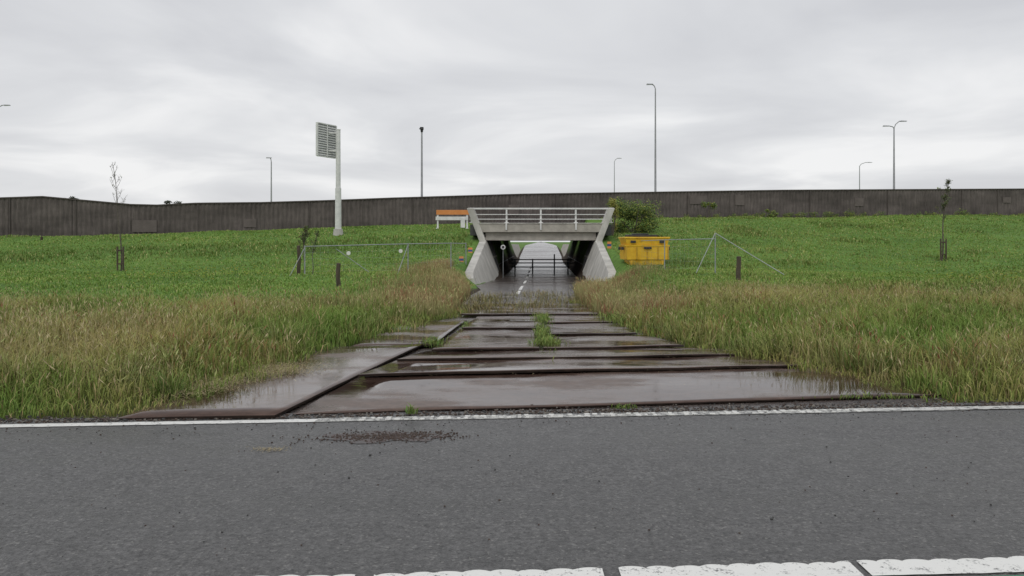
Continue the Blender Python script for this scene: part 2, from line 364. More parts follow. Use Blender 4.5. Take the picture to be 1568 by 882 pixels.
# barrier in underpass
mb=MB()
y=57; zf=-0.72
for u in(-1.9,-0.6,1.0,2.0): mb.tube((U_(u,y),y,zf),(U_(u,y),y,zf+(1.05 if u!=1.0 else 1.4)),0.05)
for z in(zf+0.45,zf+0.75,zf+1.0): mb.tube((U_(-2.4,y),y,z),(U_(2.4,y),y,z),0.04)
mb.obj('barrier_fence',[m_dark])
mb=MB(); mb.tube((U_(-2.45,50.6),49.3,1.25),(U_(-2.45,50.6),49.34,1.25),0.15,0.15,20,0); mb.tube((U_(-2.45,50.6),49.28,1.25),(U_(-2.45,50.6),49.30,1.25),0.09,0.09,20,1)
mb.tube((U_(-2.45,50.6),49.4,-0.72),(U_(-2.45,50.6),49.4,1.3),0.02,0.02,8,2); mb.obj('traffic_sign',[m_white,m_dark,m_galv])
def delineator(x,y,z,h=0.75):
    mb=MB()
    for k in range(5): mb.box((x,y,z+h*(k+.5)/5),(0.24,0.04,h/5),[0,1,0,2,0][k] if k!=1 else 1)
    mb.tube((x,y+.05,z-0.5),(x,y+.05,z+h),0.025,0.025,8,3); mb.obj('hazard_marker_board',[m_orange,m_white,m_blue,m_galv])
delineator(-2.75,42.0,0.2,.6); delineator(-2.45,45.5,0.65,0.6); delineator(5.85,46.5,0.9,0.7); delineator(6.1,43,0.35,0.6)
# orange/white barricade
mb=MB()
mb.box((-4.25,56,3.72),(2.45,0.05,0.34),0); mb.box((-4.35,56,3.28),(2.35,0.05,0.26),1)
for x in(-5.38,-3.25): mb.box((x,56.07,3.2),(0.12,0.08,1.3),1); mb.box((x,56.1,2.56),(0.2,0.8,0.08),1)
mb.box((-3.55,55.9,2.95),(0.32,0.05,0.7),1)
mb.obj('road_barrier',[m_orange,m_white],bevel=0.008)
# ------------------------------------------------------------------ noise barrier
mb=MB()
tot=0; 
for i in range(len(WALL)-1):
    x0,y0,t0,b0=WALL[i];x1,y1,t1,b1=WALL[i+1]; L=math.hypot(x1-x0,y1-y0); d=((x1-x0)/L,(y1-y0)/L); nrm=(d[1],-d[0])
    far=(x0<-60 or x1>60); step=0.16 if not far else 1.2; n=int(L/step)
    rows=[]
    for k in range(n+1):
        f=k/n; prof=0.06 if k%2 else 0.0
        x=x0+(x1-x0)*f;y=y0+(y1-y0)*f;tt=t0+(t1-t0)*f;bb=b0+(b1-b0)*f-0.7
        tt+=0.03*mn.noise(Vector((x*.5,0,0)))
        rows.append((x+nrm[0]*prof,y+nrm[1]*prof,bb,tt))
    vs=[];fs=[]
    for k,(x,y,bb,tt) in enumerate(rows): vs+=[(x,y,bb),(x,y,tt)]
    for k in range(n): fs.append((2*k,2*k+2,2*k+3,2*k+1))
    mb.add(vs,fs,0)
    def pt(x,y,o_,z): return (x+nrm[0]*o_,y+nrm[1]*o_,z)
    mb.prism([pt(x0,y0,-.3,t0),pt(x0,y0,.11,t0),pt(x1,y1,.11,t1),pt(x1,y1,-.3,t1),pt(x0,y0,-.3,t0+.08),pt(x0,y0,.11,t0+.08),pt(x1,y1,.11,t1+.08),pt(x1,y1,-.3,t1+.08)][::1],2)
    mb.prism([pt(x0,y0,-.3,b0-.7),pt(x0,y0,-.05,b0-.7),pt(x1,y1,-.05,b1-.7),pt(x1,y1,-.3,b1-.7),pt(x0,y0,-.3,t0),pt(x0,y0,-.05,t0),pt(x1,y1,-.05,t1),pt(x1,y1,-.3,t1)],0)
    if not far:
        k=-(tot%4.0)
        while k<L:
            if k>0:
                x=x0+d[0]*k;y=y0+d[1]*k;f=k/L;tt=t0+(t1-t0)*f;bb=b0+(b1-b0)*f
                mb.box((x+nrm[0]*.05,y+nrm[1]*.05,(tt+bb-.7)/2),(0.06,0.06,tt-bb+.7),2,rz=math.atan2(d[1],d[0]))
                if random.random()<0.25:
                    w=random.choice([0.9,1.6]); h=random.uniform(.5,.9); kk=min(max(k+1,.8),L-.8); f=kk/L
                    mb.box((x0+d[0]*kk+nrm[0]*.07,y0+d[1]*kk+nrm[1]*.07,t0+(t1-t0)*f-random.uniform(.6,1.6)),(w,0.05,h),1,rz=math.atan2(d[1],d[0]))
            k+=4.0
    tot+=L
mb.obj('noise_barrier_wall',[m_wall,m_wall2,simple('barrier_cap',(0.07,0.058,0.053),(0.115,0.098,0.09),2,0.85)])
# motorway behind the barrier
mb=MB(); 
for i in range(len(WALL)-1):
    x0,y0,t0,b0=WALL[i];x1,y1,t1,b1=WALL[i+1]
    mb.add([(x0,y0+3,b0+.12),(x1,y1+3,b1+.12),(x1,y1+14,b1+.12),(x0,y0+14,b0+.12)],[(0,1,2,3)])
mb.obj('motorway',[m_asphalt])
# ------------------------------------------------------------------ street lamps
def lamp(x,y,base,top,arms,r=0.12,drop=0.0):
    mb=MB(); mb.tube((x,y,base-.5),(x,y,base+1.2),r*1.35,r*1.3,10); mb.tube((x,y,base+1.2),(x,y,top-0.3),r,r*0.5,10)
    for dx,rise in arms:
        s=1 if dx>0 else -1; a=abs(dx)
        pts=[(x,y,top-0.3),(x+s*a*.15,y,top-0.05+rise*.5),(x+s*a*.5,y,top+.1+rise),(x+s*a*.75,y,top+.12+rise)]
        mb.path(pts,r*0.4,8)
        p=(x+s*a*.9,y,top+.1+rise)
        mb.prism([(p[0]-.32,y-.14,p[2]-.05),(p[0]+.32,y-.14,p[2]-.03),(p[0]+.32,y+.14,p[2]-.03),(p[0]-.32,y+.14,p[2]-.05),(p[0]-.28,y-.08,p[2]+.07),(p[0]+.28,y-.08,p[2]+.05),(p[0]+.28,y+.08,p[2]+.05),(p[0]-.28,y+.08,p[2]+.07)],0)
    return mb.obj('street_lamp',[m_lamp])
lamp(13.9,75,3.5,16.7,[(-0.6,0.05)],0.12)
lamp(17.2,130,1,15.3,[(1.0,0.2)],0.11)
lamp(39.5,80,4,13.6,[(1.1,0.35),(-0.9,-0.15)],0.12)
lamp(58.4,130,1,14.6,[(2.0,0.2)],0.12)
lamp(-53.3,80,1,15.5,[(1.2,0.1)],0.12)
lamp(-28,90,1,11.2,[(-0.3,0.05)],0.12)
# camera mast
mb=MB(); mb.tube((-8.16,70,2.5),(-8.16,70,11.6),0.12,0.07,10); mb.box((-8.16,70,11.85),(0.3,0.35,0.2),1); mb.tube((-8.16,70,11.5),(-8.16,70,11.75),0.1,0.14,10,1); mb.tube((-8.35,69.9,11.8),(-8.0,69.7,11.72),0.06,0.06,8,1)
mb.obj('camera_mast',[m_lamp,m_dark])
# motorway sign on mast, seen from behind/side
mb=MB(); x,y=-11.68,52
mb.tube((x,y,2.0),(x,y,2.45),0.36,0.30,16,2); mb.tube((x,y,2.45),(x,y,5.2),0.215,0.20,16,0); mb.tube((x,y,5.2),(x,y,9.1),0.165,0.15,16,0); mb.tube((x,y,9.1),(x,y,9.14),0.17,0.17,16,0)
A=Vector((-12.85,50.9,0)); B=Vector((-11.98,52.55,0)); dd=(B-A).normalized(); nn=Vector((dd.y,-dd.x,0))
z0,z1=7.28,9.42
L=(B-A).length
def pbox(f0,f1,za,zb,o0,o1,mi):
    a=A+dd*(L*f0);b_=A+dd*(L*f1)
    mb.prism([a+nn*o0+Vector((0,0,za)),a+nn*o1+Vector((0,0,za)),b_+nn*o1+Vector((0,0,za)),b_+nn*o0+Vector((0,0,za)),a+nn*o0+Vector((0,0,zb)),a+nn*o1+Vector((0,0,zb)),b_+nn*o1+Vector((0,0,zb)),b_+nn*o0+Vector((0,0,zb))],mi)
pbox(0,1,z0,z1,-.03,.0,1)
for k in range(13):
    z=z0+0.06+k*(z1-z0-.1)/13; pbox(0.04,0.97,z,z+0.07,.003,.06,0)
pbox(-.02,0.03,z0-.03,z1+.03,-.05,.09,0);pbox(0.97,1.02,z0-.03,z1+.03,-.05,.09,0);pbox(0.03,.97,z1-.02,z1+.05,-.05,.09,0);pbox(0.03,.97,z0-.05,z0,-.05,.09,0)
pbox(0.48,0.53,z0,z1,.062,.10,0)
for z in(7.7,8.9): mb.box((-12.0,51.95,z),(0.75,0.1,0.1),0,rz=0.1)
mb.obj('motorway_sign',[m_white,m_slat,m_concrete_white])
# ------------------------------------------------------------------ yellow container
mb=MB(); cx,cy=6.85,40.2; zb=0.22; ZS=1.08
R=Matrix.Rotation(0.06,3,'Z')
def cb(c,s,mi=0): 
    v=R@Vector(c); mb.box((cx+v.x,cy+v.y,zb+v.z*ZS),(s[0],s[1],s[2]*ZS),mi,rz=0.06)
def taper(w0,w1,d0,d1,za,zc,mi):
    vs=[]
    for w,d,z in((w0,d0,za),(w1,d1,zc)):
        for sx,sy in((-1,-1),(1,-1),(1,1),(-1,1)):
            v=R@Vector((sx*w/2,sy*d/2,z)); vs.append((cx+v.x,cy+v.y,zb+v.z*ZS))
    mb.prism(vs,mi)
taper(1.70,1.78,1.3,1.45,0.0,0.417,0)
taper(2.18,2.22,1.55,1.6,0.42,1.017,0)
taper(2.26,2.32,1.62,1.66,1.02,1.12,0)
taper(2.10,2.28,1.5,1.6,1.123,1.417,0)
taper(2.34,2.34,1.68,1.68,1.42,1.50,0)
for x in(-1.08,-0.55,0,0.55,1.08): cb((x,-0.80,0.72),(0.07,0.07,0.58),1)
for x in(-0.8,0.8): cb((x,-0.72,0.2),(0.08,0.12,0.36),0); cb((x,-0.1,-0.06),(0.14,1.4,0.12),2)
for x in(-0.75,0.75): cb((x,-0.86,1.27),(0.28,0.05,0.12),2)
cb((0,-0.86,0.98),(0.4,0.05,0.1),2)
cb((-0.15,0,1.56),(1.5,0.9,0.1),2); cb((-0.2,0,1.64),(0.8,0.5,0.055),2)
for sx in(-1,1):
    cb((sx*1.2,-0.4,0.95),(0.12,0.14,0.14),2); cb((sx*1.2,0.4,0.95),(0.12,0.14,0.14),2)
mb.obj('yellow_waste_container',[m_yellow,m_yellow_d,m_dark],bevel=0.02)
# ------------------------------------------------------------------ fences
def gz(x,y): return float(terrain(np.array([x]),np.array([y]))[0])
def fence(name,pts,tops,braces=()):
    mb=MB()
    for (x,y),t in zip(pts,tops):
        mb.tube((x,y,gz(x,y)-.2),(x,y,t+.04),0.026,0.026,8)
    for i in range(len(pts)-1):
        a,b_=pts[i],pts[i+1]; 
        mb.tube((*a,tops[i]),(*b_,tops[i+1]),0.020,0.020,8)
        ga=gz(*a)+.15; gb=gz(*b_)+.15
        n=max(2,int(math.hypot(a[0]-b_[0],a[1]-b_[1])/0.3))
        for k in range(1,n):
            f=k/n; x=a[0]+(b_[0]-a[0])*f;y=a[1]+(b_[1]-a[1])*f
            mb.tube((x,y,ga+(gb-ga)*f),(x,y,tops[i]+(tops[i+1]-tops[i])*f),0.002,0.002,4)
        for k in range(0,4):
            f=k/4; mb.tube((*a,ga+(tops[i]-ga)*f),(*b_,gb+(tops[i+1]-gb)*f),0.003,0.003,4)
    for p,q in braces: mb.tube(p,q,0.016,0.016,8)
    mb.obj(name,[m_galv])
fence('wire_fence',[(-8.57,32),(-4.57,34),(-3.0,38),(-2.5,42)],[1.40,1.50,1.52,1.5],
  braces=[((-8.57,32,1.35),(-9.1,31.4,0.05)),((-7.4,32.5,1.3),(-6.1,33,0.3)),((-4.57,34,1.45),(-4.95,33.2,0.1))])
fence('wire_fence',[(6.0,42),(7.2,36.5),(8.67,33)],[1.6,1.68,1.72],
  braces=[((8.67,33,1.96),(7.65,32.6,0.05)),((8.67,33,1.96),(11.5,31.2,-0.05)),((8.67,33,1.72),(8.67,33,1.98))])
mb=MB()
for x,y,z in((-4.83,33.6,1.19),(-6.9,32.7,1.11),(11.45,31.1,-0.0+.05),(5.95,34,0.02)):
    mb.tube((x,y-.06,z),(x,y-.03,z),0.085,0.085,16)
mb.obj('reflector_disc',[m_white])
def wood_post(x,y,top,r=0.075):
    mb=MB(); b0=gz(x,y)-.2; n=6
    for k in range(n):
        f=k/n;f2=(k+1)/n; w=lambda t:(x+.015*math.sin(t*7+x),y,b0+(top-b0)*t)
        mb.tube(w(f),w(f2),r*(1.05-.08*f),r*(1.05-.08*f2),9)
    mb.tube((x,y,top),(x,y,top+.02),r*.9,r*.6,9); mb.obj('wooden_post',[m_wood])
wood_post(-5.95,26.5,0.85,0.075); wood_post(8.2,28,1.05,0.085); wood_post(-8.9,32.3,1.42,0.075)
wood_post(-30.4,50,1.9,0.08)
# ------------------------------------------------------------------ leaves builder
def leaf_cloud(mbv,center,rad,n,size,cols,flat=1.0):
    for i in range(n):
        d=Vector((random.gauss(0,1),random.gauss(0,1),random.gauss(0,1))).normalized()*(random.random()**0.45)
        k=0.75+0.5*mn.noise(d*2.2+Vector(center))
        p=Vector(center)+Vector((d.x*rad[0],d.y*rad[1],d.z*rad[2]))*k
        a=Vector((random.gauss(0,1),random.gauss(0,1),random.gauss(0,1))).normalized(); b_=a.orthogonal().normalized()
        s=size*random.uniform(.6,1.3); o=len(mbv[0])
        mbv[0].extend([p-a*s,p+b_*s*.45,p+a*s,p-b_*s*.45]); mbv[1].append((o,o+1,o+2,o+3))
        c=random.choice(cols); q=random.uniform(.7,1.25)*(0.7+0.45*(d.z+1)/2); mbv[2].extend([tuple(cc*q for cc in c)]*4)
def finish_plant(name,mb,lv,mats):
    nv=len(mb.v); 
    me=bpy.data.meshes.new(name); allv=mb.v+[tuple(v) for v in lv[0]]; me.from_pydata(allv,[],mb.f+[tuple(i+nv for i in f) for f in lv[1]])
    for m in mats: me.materials.append(m)
    me.polygons.foreach_set('material_index',[0]*len(mb.f)+[1]*len(lv[1]))
    set_col(me,np.array([(0.08,0.07,0.05)]*nv+lv[2])); me.update()
    o=bpy.data.objects.new(name,me); S.collection.objects.link(o); return o
def sapling(x,y,top,leafn=0,stakes=True,spread=0.8,r=0.035,lean=0.1,start=.45,nb=22):
    mb=MB(); lv=([],[],[]); b0=gz(x,y); H=top-b0
    pts=[];R_=[]
    for k in range(11):
        f=k/10; pts.append(Vector((x+lean*f*f*-1+0.04*math.sin(f*9),y,b0-.1+H*f))); R_.append(r*(1-.85*f)+.003)
    mb.path(pts,R_,7)
    for k in range(nb):
        f=random.uniform(start,.97); i=int(f*10); p=pts[i].lerp(pts[min(i+1,10)],f*10-i)
        ang=random.uniform(0,6.28); L_=spread*(1.15-f)*random.uniform(.5,1.2)
        d=Vector((math.cos(ang),math.sin(ang),random.uniform(1.0,2.2))).normalized()
        q=p+d*L_*.5; q2=q+(d+Vector((0,0,.5))).normalized()*L_*.5
        mb.path([p,q,q2],[0.010,0.007,0.003],5)
        for j in range(2):
            e=p.lerp(q2,random.uniform(.4,.8)); mb.tube(e,e+Vector((random.uniform(-1,1),random.uniform(-1,1),1.2)).normalized()*L_*.35,0.005,0.002,4)
        for j in range(leafn//22): leaf_cloud(lv,q2-d*random.uniform(0,.6)*L_,(.14,.14,.14),3,0.045,[(0.07,0.10,0.03),(0.11,0.10,0.04),(0.09,0.13,0.04)])
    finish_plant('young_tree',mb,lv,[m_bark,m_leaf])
    if stakes:
        ms=MB()
        for dx in(-.13,.16): ms.path([(x+dx,y-.1,b0-.2),(x+dx,y-.1,b0+1.2)],[.045,.04],7)
        ms.box((x+.015,y-.1,b0+1.0),(0.36,0.03,0.08)); ms.box((x+.015,y-.1,b0+.35),(0.36,0.03,0.06)); ms.obj('tree_stake',[m_wood])
sapling(-19.2,38,5.6,22,True,1.6,0.035,0.45,.5,16)
sapling(23.35,42,5.1,330,True,1.1,0.045,-0.35,.5)
sapling(-8.95,33.2,2.35,110,False,0.8,0.018,-.1,.45)
sapling(-8.6,33.3,2.1,70,False,0.7,0.018,-.2,.45,14)
def bush(name,c,rad,n,size,cols,blobs=9):
    mb=MB(); lv=([],[],[]); b0=gz(c[0],c[1])
    for k in range(7):
        a=random.uniform(0,6.28); mb.tube((c[0],c[1],b0-.1),(c[0]+math.cos(a)*rad[0]*.6,c[1]+math.sin(a)*rad[1]*.6,c[2]+rad[2]*random.uniform(-.2,.6)),0.05,0.012,6)
    for k in range(blobs):
        cc=(c[0]+random.uniform(-.75,.75)*rad[0],c[1]+random.uniform(-.6,.6)*rad[1],c[2]+random.uniform(-.75,.6)*rad[2])
        s=random.uniform(.35,.6); leaf_cloud(lv,cc,(rad[0]*s,rad[1]*s,rad[2]*s),n//blobs,size,cols)
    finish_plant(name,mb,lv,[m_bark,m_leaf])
gr=[(0.10,0.17,0.03),(0.16,0.22,0.045),(0.26,0.28,0.05),(0.06,0.11,0.03)]
bush('bush',(8.6,54.5,3.35),(1.9,1.2,1.35),9000,0.075,gr,26)
bush('bush',(6.9,53.0,3.5),(0.4,0.4,1.25),1300,0.06,[(0.22,0.24,0.04),(0.32,0.29,0.07)],8)
bush('bush',(9.0,51.6,1.7),(1.3,.7,.45),1500,0.06,gr,8)
bush('shrub',(16.7,66.0,4.6),(0.7,.4,.6),700,0.07,gr,6)
bush('shrub',(22.7,67.6,4.1),(0.6,.4,.4),500,0.07,gr,5)
bush('shrub',(52,93,7.6),(0.8,.6,.7),500,0.09,gr,5)
bush('distant_bush',(-44,100,6.2),(1.6,1,.9),900,0.12,[(0.04,0.05,0.03)],6)
bush('distant_bush',(-57,100,6.9),(1.3,1,.8),700,0.12,[(0.04,0.05,0.03)],6)
mb=MB(); lv=([],[],[])
for x in list(np.arange(9,60,0.55)):
    if random.random()<.75:
        yw=float(np.interp(x,WX,WY))-.6; b0=float(np.interp(x,WX,WB)); s=random.uniform(.15,.45)*(0.6+float(vnoise([x],[0],4,3)[0]))
        leaf_cloud(lv,(x,yw-random.uniform(0,.5),b0+s*.5),(s*1.3,s*.6,s),int(120*s/.3),0.06,gr)
finish_plant('wall_foot_weeds',mb,lv,[m_bark,m_leaf])
# ------------------------------------------------------------------ grass
YL=[6.9,7.1,8.6,9.3,10.8,12.2,16,18,22,28,36,42]; XLb=[-3.35,-3.40,-3.30,-2.75,-2.75,-2.1,-2.0,-1.3,-1.35,-1.4,-2.2,-3.2]
YR=[7.0,7.9,9.0,10.2,12.5,15.1,19,24,30,38,42]; XRb=[4.35,4.25,4.15,3.15,2.35,2.05,1.9,1.9,2.3,4.2,5.9]
def wob(y,s): return (vnoise(y*0,y,0.5,s)-.5)*0.45+(vnoise(y*0,y,1.6,s+1)-.5)*0.5
def side_ok(X,Y,m=0):
    return (X<np.interp(Y,YL,XLb)-m+wob(Y,11))|(X>np.interp(Y,YR,XRb)+m+wob(Y,21))
def make_blades(name,P,h,w,lean,cb_,ct_,head=None,hc=None,ang=None):
    n=len(P); ang=rng.random(n)*2*np.pi if ang is None else ang; fa=rng.random(n)*np.pi
    side=np.stack([np.cos(fa),np.sin(fa)*.5,np.zeros(n)],1)
    ld=np.stack([np.cos(ang),np.sin(ang),np.zeros(n)],1)*(lean*h)[:,None]
    up=np.array([0,0,1.0])
    mid=P+up*(h*.6)[:,None]+ld*0.3; tip=P+up*(h*np.maximum(1-.35*lean,.1))[:,None]+ld
    W=w[:,None]/2
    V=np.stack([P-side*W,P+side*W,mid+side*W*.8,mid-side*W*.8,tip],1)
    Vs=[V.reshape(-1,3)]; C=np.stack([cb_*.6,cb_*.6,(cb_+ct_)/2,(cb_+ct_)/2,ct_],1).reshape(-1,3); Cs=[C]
    base=(np.arange(n)*5)[:,None]
    quads=[base+np.array([[0,1,2,3]])]; tris=[base+np.array([[3,2,4]])]
    if head is not None:
        idx=np.where(head>0)[0]; hl=head[idx][:,None]; m_=len(idx); T=tip[idx]; dirv=(tip[idx]-mid[idx]); dirv/=np.linalg.norm(dirv,axis=1)[:,None]
        A0=T-dirv*hl*.6; A1=T+dirv*hl*.4; M=T-dirv*hl*.15
        hw=hl*rng.uniform(.05,.11,(m_,1)); s1=side[idx]
        Vh=np.stack([A0,M+s1*hw,A1,M-s1*hw],1); Vs.append(Vh.reshape(-1,3)); Cs.append(np.repeat(hc[idx],4,0))
        o=n*5; quads.append(o+(np.arange(m_)*4)[:,None]+np.array([[0,1,2,3]]))
    V=np.concatenate(Vs);C=np.concatenate(Cs); Q=np.concatenate(quads); T=np.concatenate(tris)
    me=bpy.data.meshes.new(name); me.vertices.add(len(V)); me.vertices.foreach_set('co',V.astype(np.float32).ravel())
    nl=Q.size+T.size; me.loops.add(nl); me.polygons.add(len(Q)+len(T))
    me.loops.foreach_set('vertex_index',np.concatenate([Q.ravel(),T.ravel()]).astype(np.int32))
    ls=np.concatenate([np.arange(len(Q))*4,Q.size+np.arange(len(T))*3]).astype(np.int32)
    me.polygons.foreach_set('loop_start',ls)
    me.update(calc_edges=True); me.validate()
    set_col(me,C); me.materials.append(m_grass); o=bpy.data.objects.new(name,me); S.collection.objects.link(o); return o
def scatter(n,y0,y1,xlim,power=1.0):
    t=rng.random(n)**power; Y=y0+(y1-y0)*t; hw=np.minimum(xlim,0.72*Y+2.5); X=(rng.random(n)*2-1)*hw
    return X,Y
lerp=lambda a,b_,t: np.array(a)*(1-t)[:,None]+np.array(b_)*t[:,None]
def dryness(X,Y):   # 0 fresh green .. 1 straw
    v=0.62*vnoise(X,Y,3.0,32)+0.42*vnoise(X,Y,1.0,33)+0.25*vnoise(X,Y,.35,34)
    return np.clip((v-.62)*1.6+.34-.30*(1-np.clip((Y-ry(X,7.3))/2.0,0,1))-.06*(X>3),0,1)
# main sward
X,Y=scatter(255000,6.9,28.5,30,1.25)
ok=side_ok(X,Y)&(Y>ry(X,7.30)+ (vnoise(X,Y*0,.35,8))*0.24)
lim=tall_limit(X); keep=rng.random(len(X))<np.clip((lim+1.5-Y)/3,0,1); ok&=(keep)
X=X[ok];Y=Y[ok]; n=len(X); lim=lim[ok]
cl=vnoise(X,Y,0.45,31); c2=vnoise(X,Y,2.2,37); dr=dryness(X,Y)
edge=np.minimum(np.abs(X-np.interp(Y,YL,XLb)),np.abs(X-np.interp(Y,YR,XRb))); front=np.clip((Y-ry(X,7.3))/1.5,0,1)
hmul=np.clip(.4+.6*np.minimum(edge/0.9,1),0,1)*(.35+.65*front)*np.interp(Y,[7,14,24],[1,.95,.72])*np.clip(.45+.55*(lim+1.5-Y)/3,.45,1)
h=(0.10+0.40*cl+0.22*c2)*hmul*rng.uniform(.5,1.35,n)
w=0.0055+0.00048*Y; w=w*rng.uniform(.5,1.6,n)
Z=terrain(X,Y)-.01
t1=np.clip(dr+rng.normal(0,.13,n),0,1)
cb=lerp((0.09,0.16,0.028),(0.22,0.20,0.06),t1); ct=lerp((0.20,0.32,0.055),(0.50,0.45,0.15),t1)
dry=rng.random(n)<(0.03+0.26*t1); ct[dry]=np.array((0.56,0.44,0.22))*rng.uniform(.6,1.1,(dry.sum(),1)); cb[dry]=(0.34,0.26,0.12)
rust=(vnoise(X,Y,1.3,77)>.70)&(rng.random(n)<.30); ct[rust]=np.array((0.38,0.21,0.09))
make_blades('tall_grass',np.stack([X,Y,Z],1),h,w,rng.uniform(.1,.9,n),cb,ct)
# seed stems
X,Y=scatter(38000,7.5,25,30,1.15)
c3=dryness(X,Y); red=vnoise(X,Y,1.1,44)
ok=side_ok(X,Y,.1)&(Y>ry(X,7.9))&(rng.random(len(X))<(.08+c3*1.3))&(Y<tall_limit(X)+.5)
X=X[ok];Y=Y[ok];n=len(X);c3=c3[ok];red=red[ok]
front=np.clip((Y-ry(X,7.5))/2,0.3,1)
h=(0.42+.25*c3)*rng.uniform(.65,1.2,n)*(.5+.5*front)*np.interp(Y,[7,14,24],[1,.95,.75])
hc=lerp((0.50,0.42,0.24),(0.36,0.30,0.17),rng.random(n)); isred=(red>.66)&(rng.random(n)<.4); hc[isred]=np.array((0.30,0.12,0.07))
gy=rng.random(n)<.3; hc[gy]=(0.36,0.40,0.15)
cst=np.tile(np.array((0.42,0.38,0.17)),(n,1)); cst[isred]=(0.24,0.13,0.07)
make_blades('grass_seed_heads',np.stack([X,Y,terrain(X,Y)],1),h,0.0025+0.00016*Y,rng.uniform(.05,.5,n),cst*.8,cst,head=rng.uniform(.04,.11,n),hc=hc)
# arching tussocks
TX=[];TY=[]
while len(TX)<150:
    x,y=rng.uniform(-14,15),rng.uniform(8,19)
    if bool(side_ok(np.array([x]),np.array([y]),.25)[0]) and y>ry(x,8.0): TX.append(x);TY.append(y)
for (x,y) in((4.1,9.6),(3.3,10.7),(4.7,10.2),(3.7,11.4),(5.3,9.3),(-4.2,8.3),(-3.9,9.2),(-5.5,8.0),(-3.2,10.9),(2.8,12.8),(2.6,14),(-2.6,12.9),(-2.6,14.2),(-6.6,7.8),(6.3,9.2)): TX.append(x);TY.append(y)
TX=np.array(TX);TY=np.array(TY);k=130; sp=np.repeat(rng.uniform(.06,.2,len(TX)),k); X=np.repeat(TX,k)+rng.normal(0,1,len(TX)*k)*sp;Y=np.repeat(TY,k)+rng.normal(0,1,len(TX)*k)*sp;n=len(X)
sc=np.repeat(rng.uniform(.5,1.1,len(TX)),k); tn=np.repeat(rng.random(len(TX)),k); ang=np.arctan2(Y-np.repeat(TY,k),X-np.repeat(TX,k))+rng.normal(0,.6,n)
ct=lerp((0.17,0.29,0.055),(0.38,0.38,0.13),tn)*rng.uniform(.65,1.2,(n,1))
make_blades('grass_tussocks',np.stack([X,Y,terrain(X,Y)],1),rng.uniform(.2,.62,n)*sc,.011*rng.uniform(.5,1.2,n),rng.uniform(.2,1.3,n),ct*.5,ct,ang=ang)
# tall reeds along the sunken path
n0=34000; Y=rng.uniform(17,41.5,n0); sd=np.where(rng.random(n0)<.5,-1,1); dist=np.abs(rng.normal(0,1.3,n0))+.1
X=np.where(sd<0,np.interp(Y,YL,XLb)-dist,np.interp(Y,YR,XRb)+dist); 
uu=np.abs(X-AX*Y); ok=~((Y>36)&(uu<4.5)); X=X[ok];Y=Y[ok];dist=dist[ok]; n=len(X); c3=vnoise(X,Y,1.2,51)
h=(0.3+.6*c3)*rng.uniform(.5,1.2,n)*np.clip(1.15-dist*.12,.4,1)*np.interp(Y,[17,24,32,41],[.75,.95,.75,.5]); t=rng.random(n)
ct=lerp((0.24,0.29,0.09),(0.50,0.40,0.20),np.clip(c3*.9+rng.normal(0,.25,n),0,1)); rd=(vnoise(X,Y,.9,55)>.58)&(rng.random(n)<.45); ct[rd]=(0.34,0.16,0.09)
make_blades('reeds',np.stack([X,Y,terrain(X,Y)],1),h,0.011*rng.uniform(.5,1.3,n),rng.uniform(.05,.5,n),ct*.6,ct,head=np.where(rng.random(n)<.25,rng.uniform(.06,.14,n),0),hc=ct*1.05)
# mown meadow + embankment
n0=240000; t=rng.random(n0)**1.1; Y=17+t*58; X=(rng.random(n0)*2-1)*(0.7*Y+2)
yw=np.interp(X,WX,WY); uu=np.abs(X-AX*Y); ok=(Y<yw-.1)&(Y>tall_limit(X)-1.5)&(uu>np.where(Y>38,4.3,3.2)); ok&=~((Y>49.4)&(uu<4.9))
X=X[ok];Y=Y[ok];n=len(X);yw=yw[ok]; a=vnoise(X,Y,1.3,61); b_=vnoise(X,Y*1.0,5,62); c_=vnoise(X,Y,.5,63); pt_=vnoise(X,Y,2.4,67)
weed=sstep((pt_*.6+a*.4-.60)/.14)*np.where(X>0,.8,.4)
h=(0.030+.065*c_+.04*b_)*rng.uniform(.6,1.4,n)*(1+1.4*weed)
band_=sstep((Y-(yw-17))/2)*sstep(((yw-9)-Y)/3)*np.where(X<0,1,.35)
dk=np.clip(b_*.6+a*.5-.05,0,1); ct=lerp((0.15,0.285,0.046),(0.29,0.43,0.09),dk); ct*= (1-.30*band_)[:,None]*(1-.34*weed)[:,None]
olive=(rng.random(n)<np.where(X>0,.45,.2)); ct[olive]=ct[olive]*np.array((1.2,.9,1.15))
ye=rng.random(n)<.03+.10*b_; ct[ye]=(0.46,0.46,0.18)
h=h*(1+.8*band_)
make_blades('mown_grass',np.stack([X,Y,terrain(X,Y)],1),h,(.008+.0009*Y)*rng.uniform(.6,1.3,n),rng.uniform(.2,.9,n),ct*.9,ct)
# weed clumps on plates
P_=[];HH=[]
for (x,y,rx,ryy,k,hh) in((0.55,13.6,.07,1.5,800,.09),(0.68,17.0,.10,1.2,500,.12),(0.54,12.0,.12,.25,420,.12),(-1.22,12.0,.09,.2,240,.13),(-0.1,19.0,.5,.5,350,.14),(0.5,21,.6,.8,600,.2),(-0.9,20.5,.3,1.0,450,.2),(-0.93,7.06,.02,.02,40,.07),(1.03,7.28,.07,.02,70,.04),(3.6,7.75,.25,.05,120,.05),(2.2,16.5,.15,1.2,500,.18),(-0.92,15.4,.04,.8,100,.06),(1.6,23.4,.5,1,400,.25),(-0.8,24,.4,2,600,.25),(.9,27,.6,2,500,.2)):
    xx=rng.normal(x,rx,k);yy_=rng.normal(y,ryy*.6,k); P_.append(np.stack([xx,yy_,zpath(yy_)+.03],1)); HH.append(np.abs(rng.normal(hh*.8,hh*.4,k))+.01)
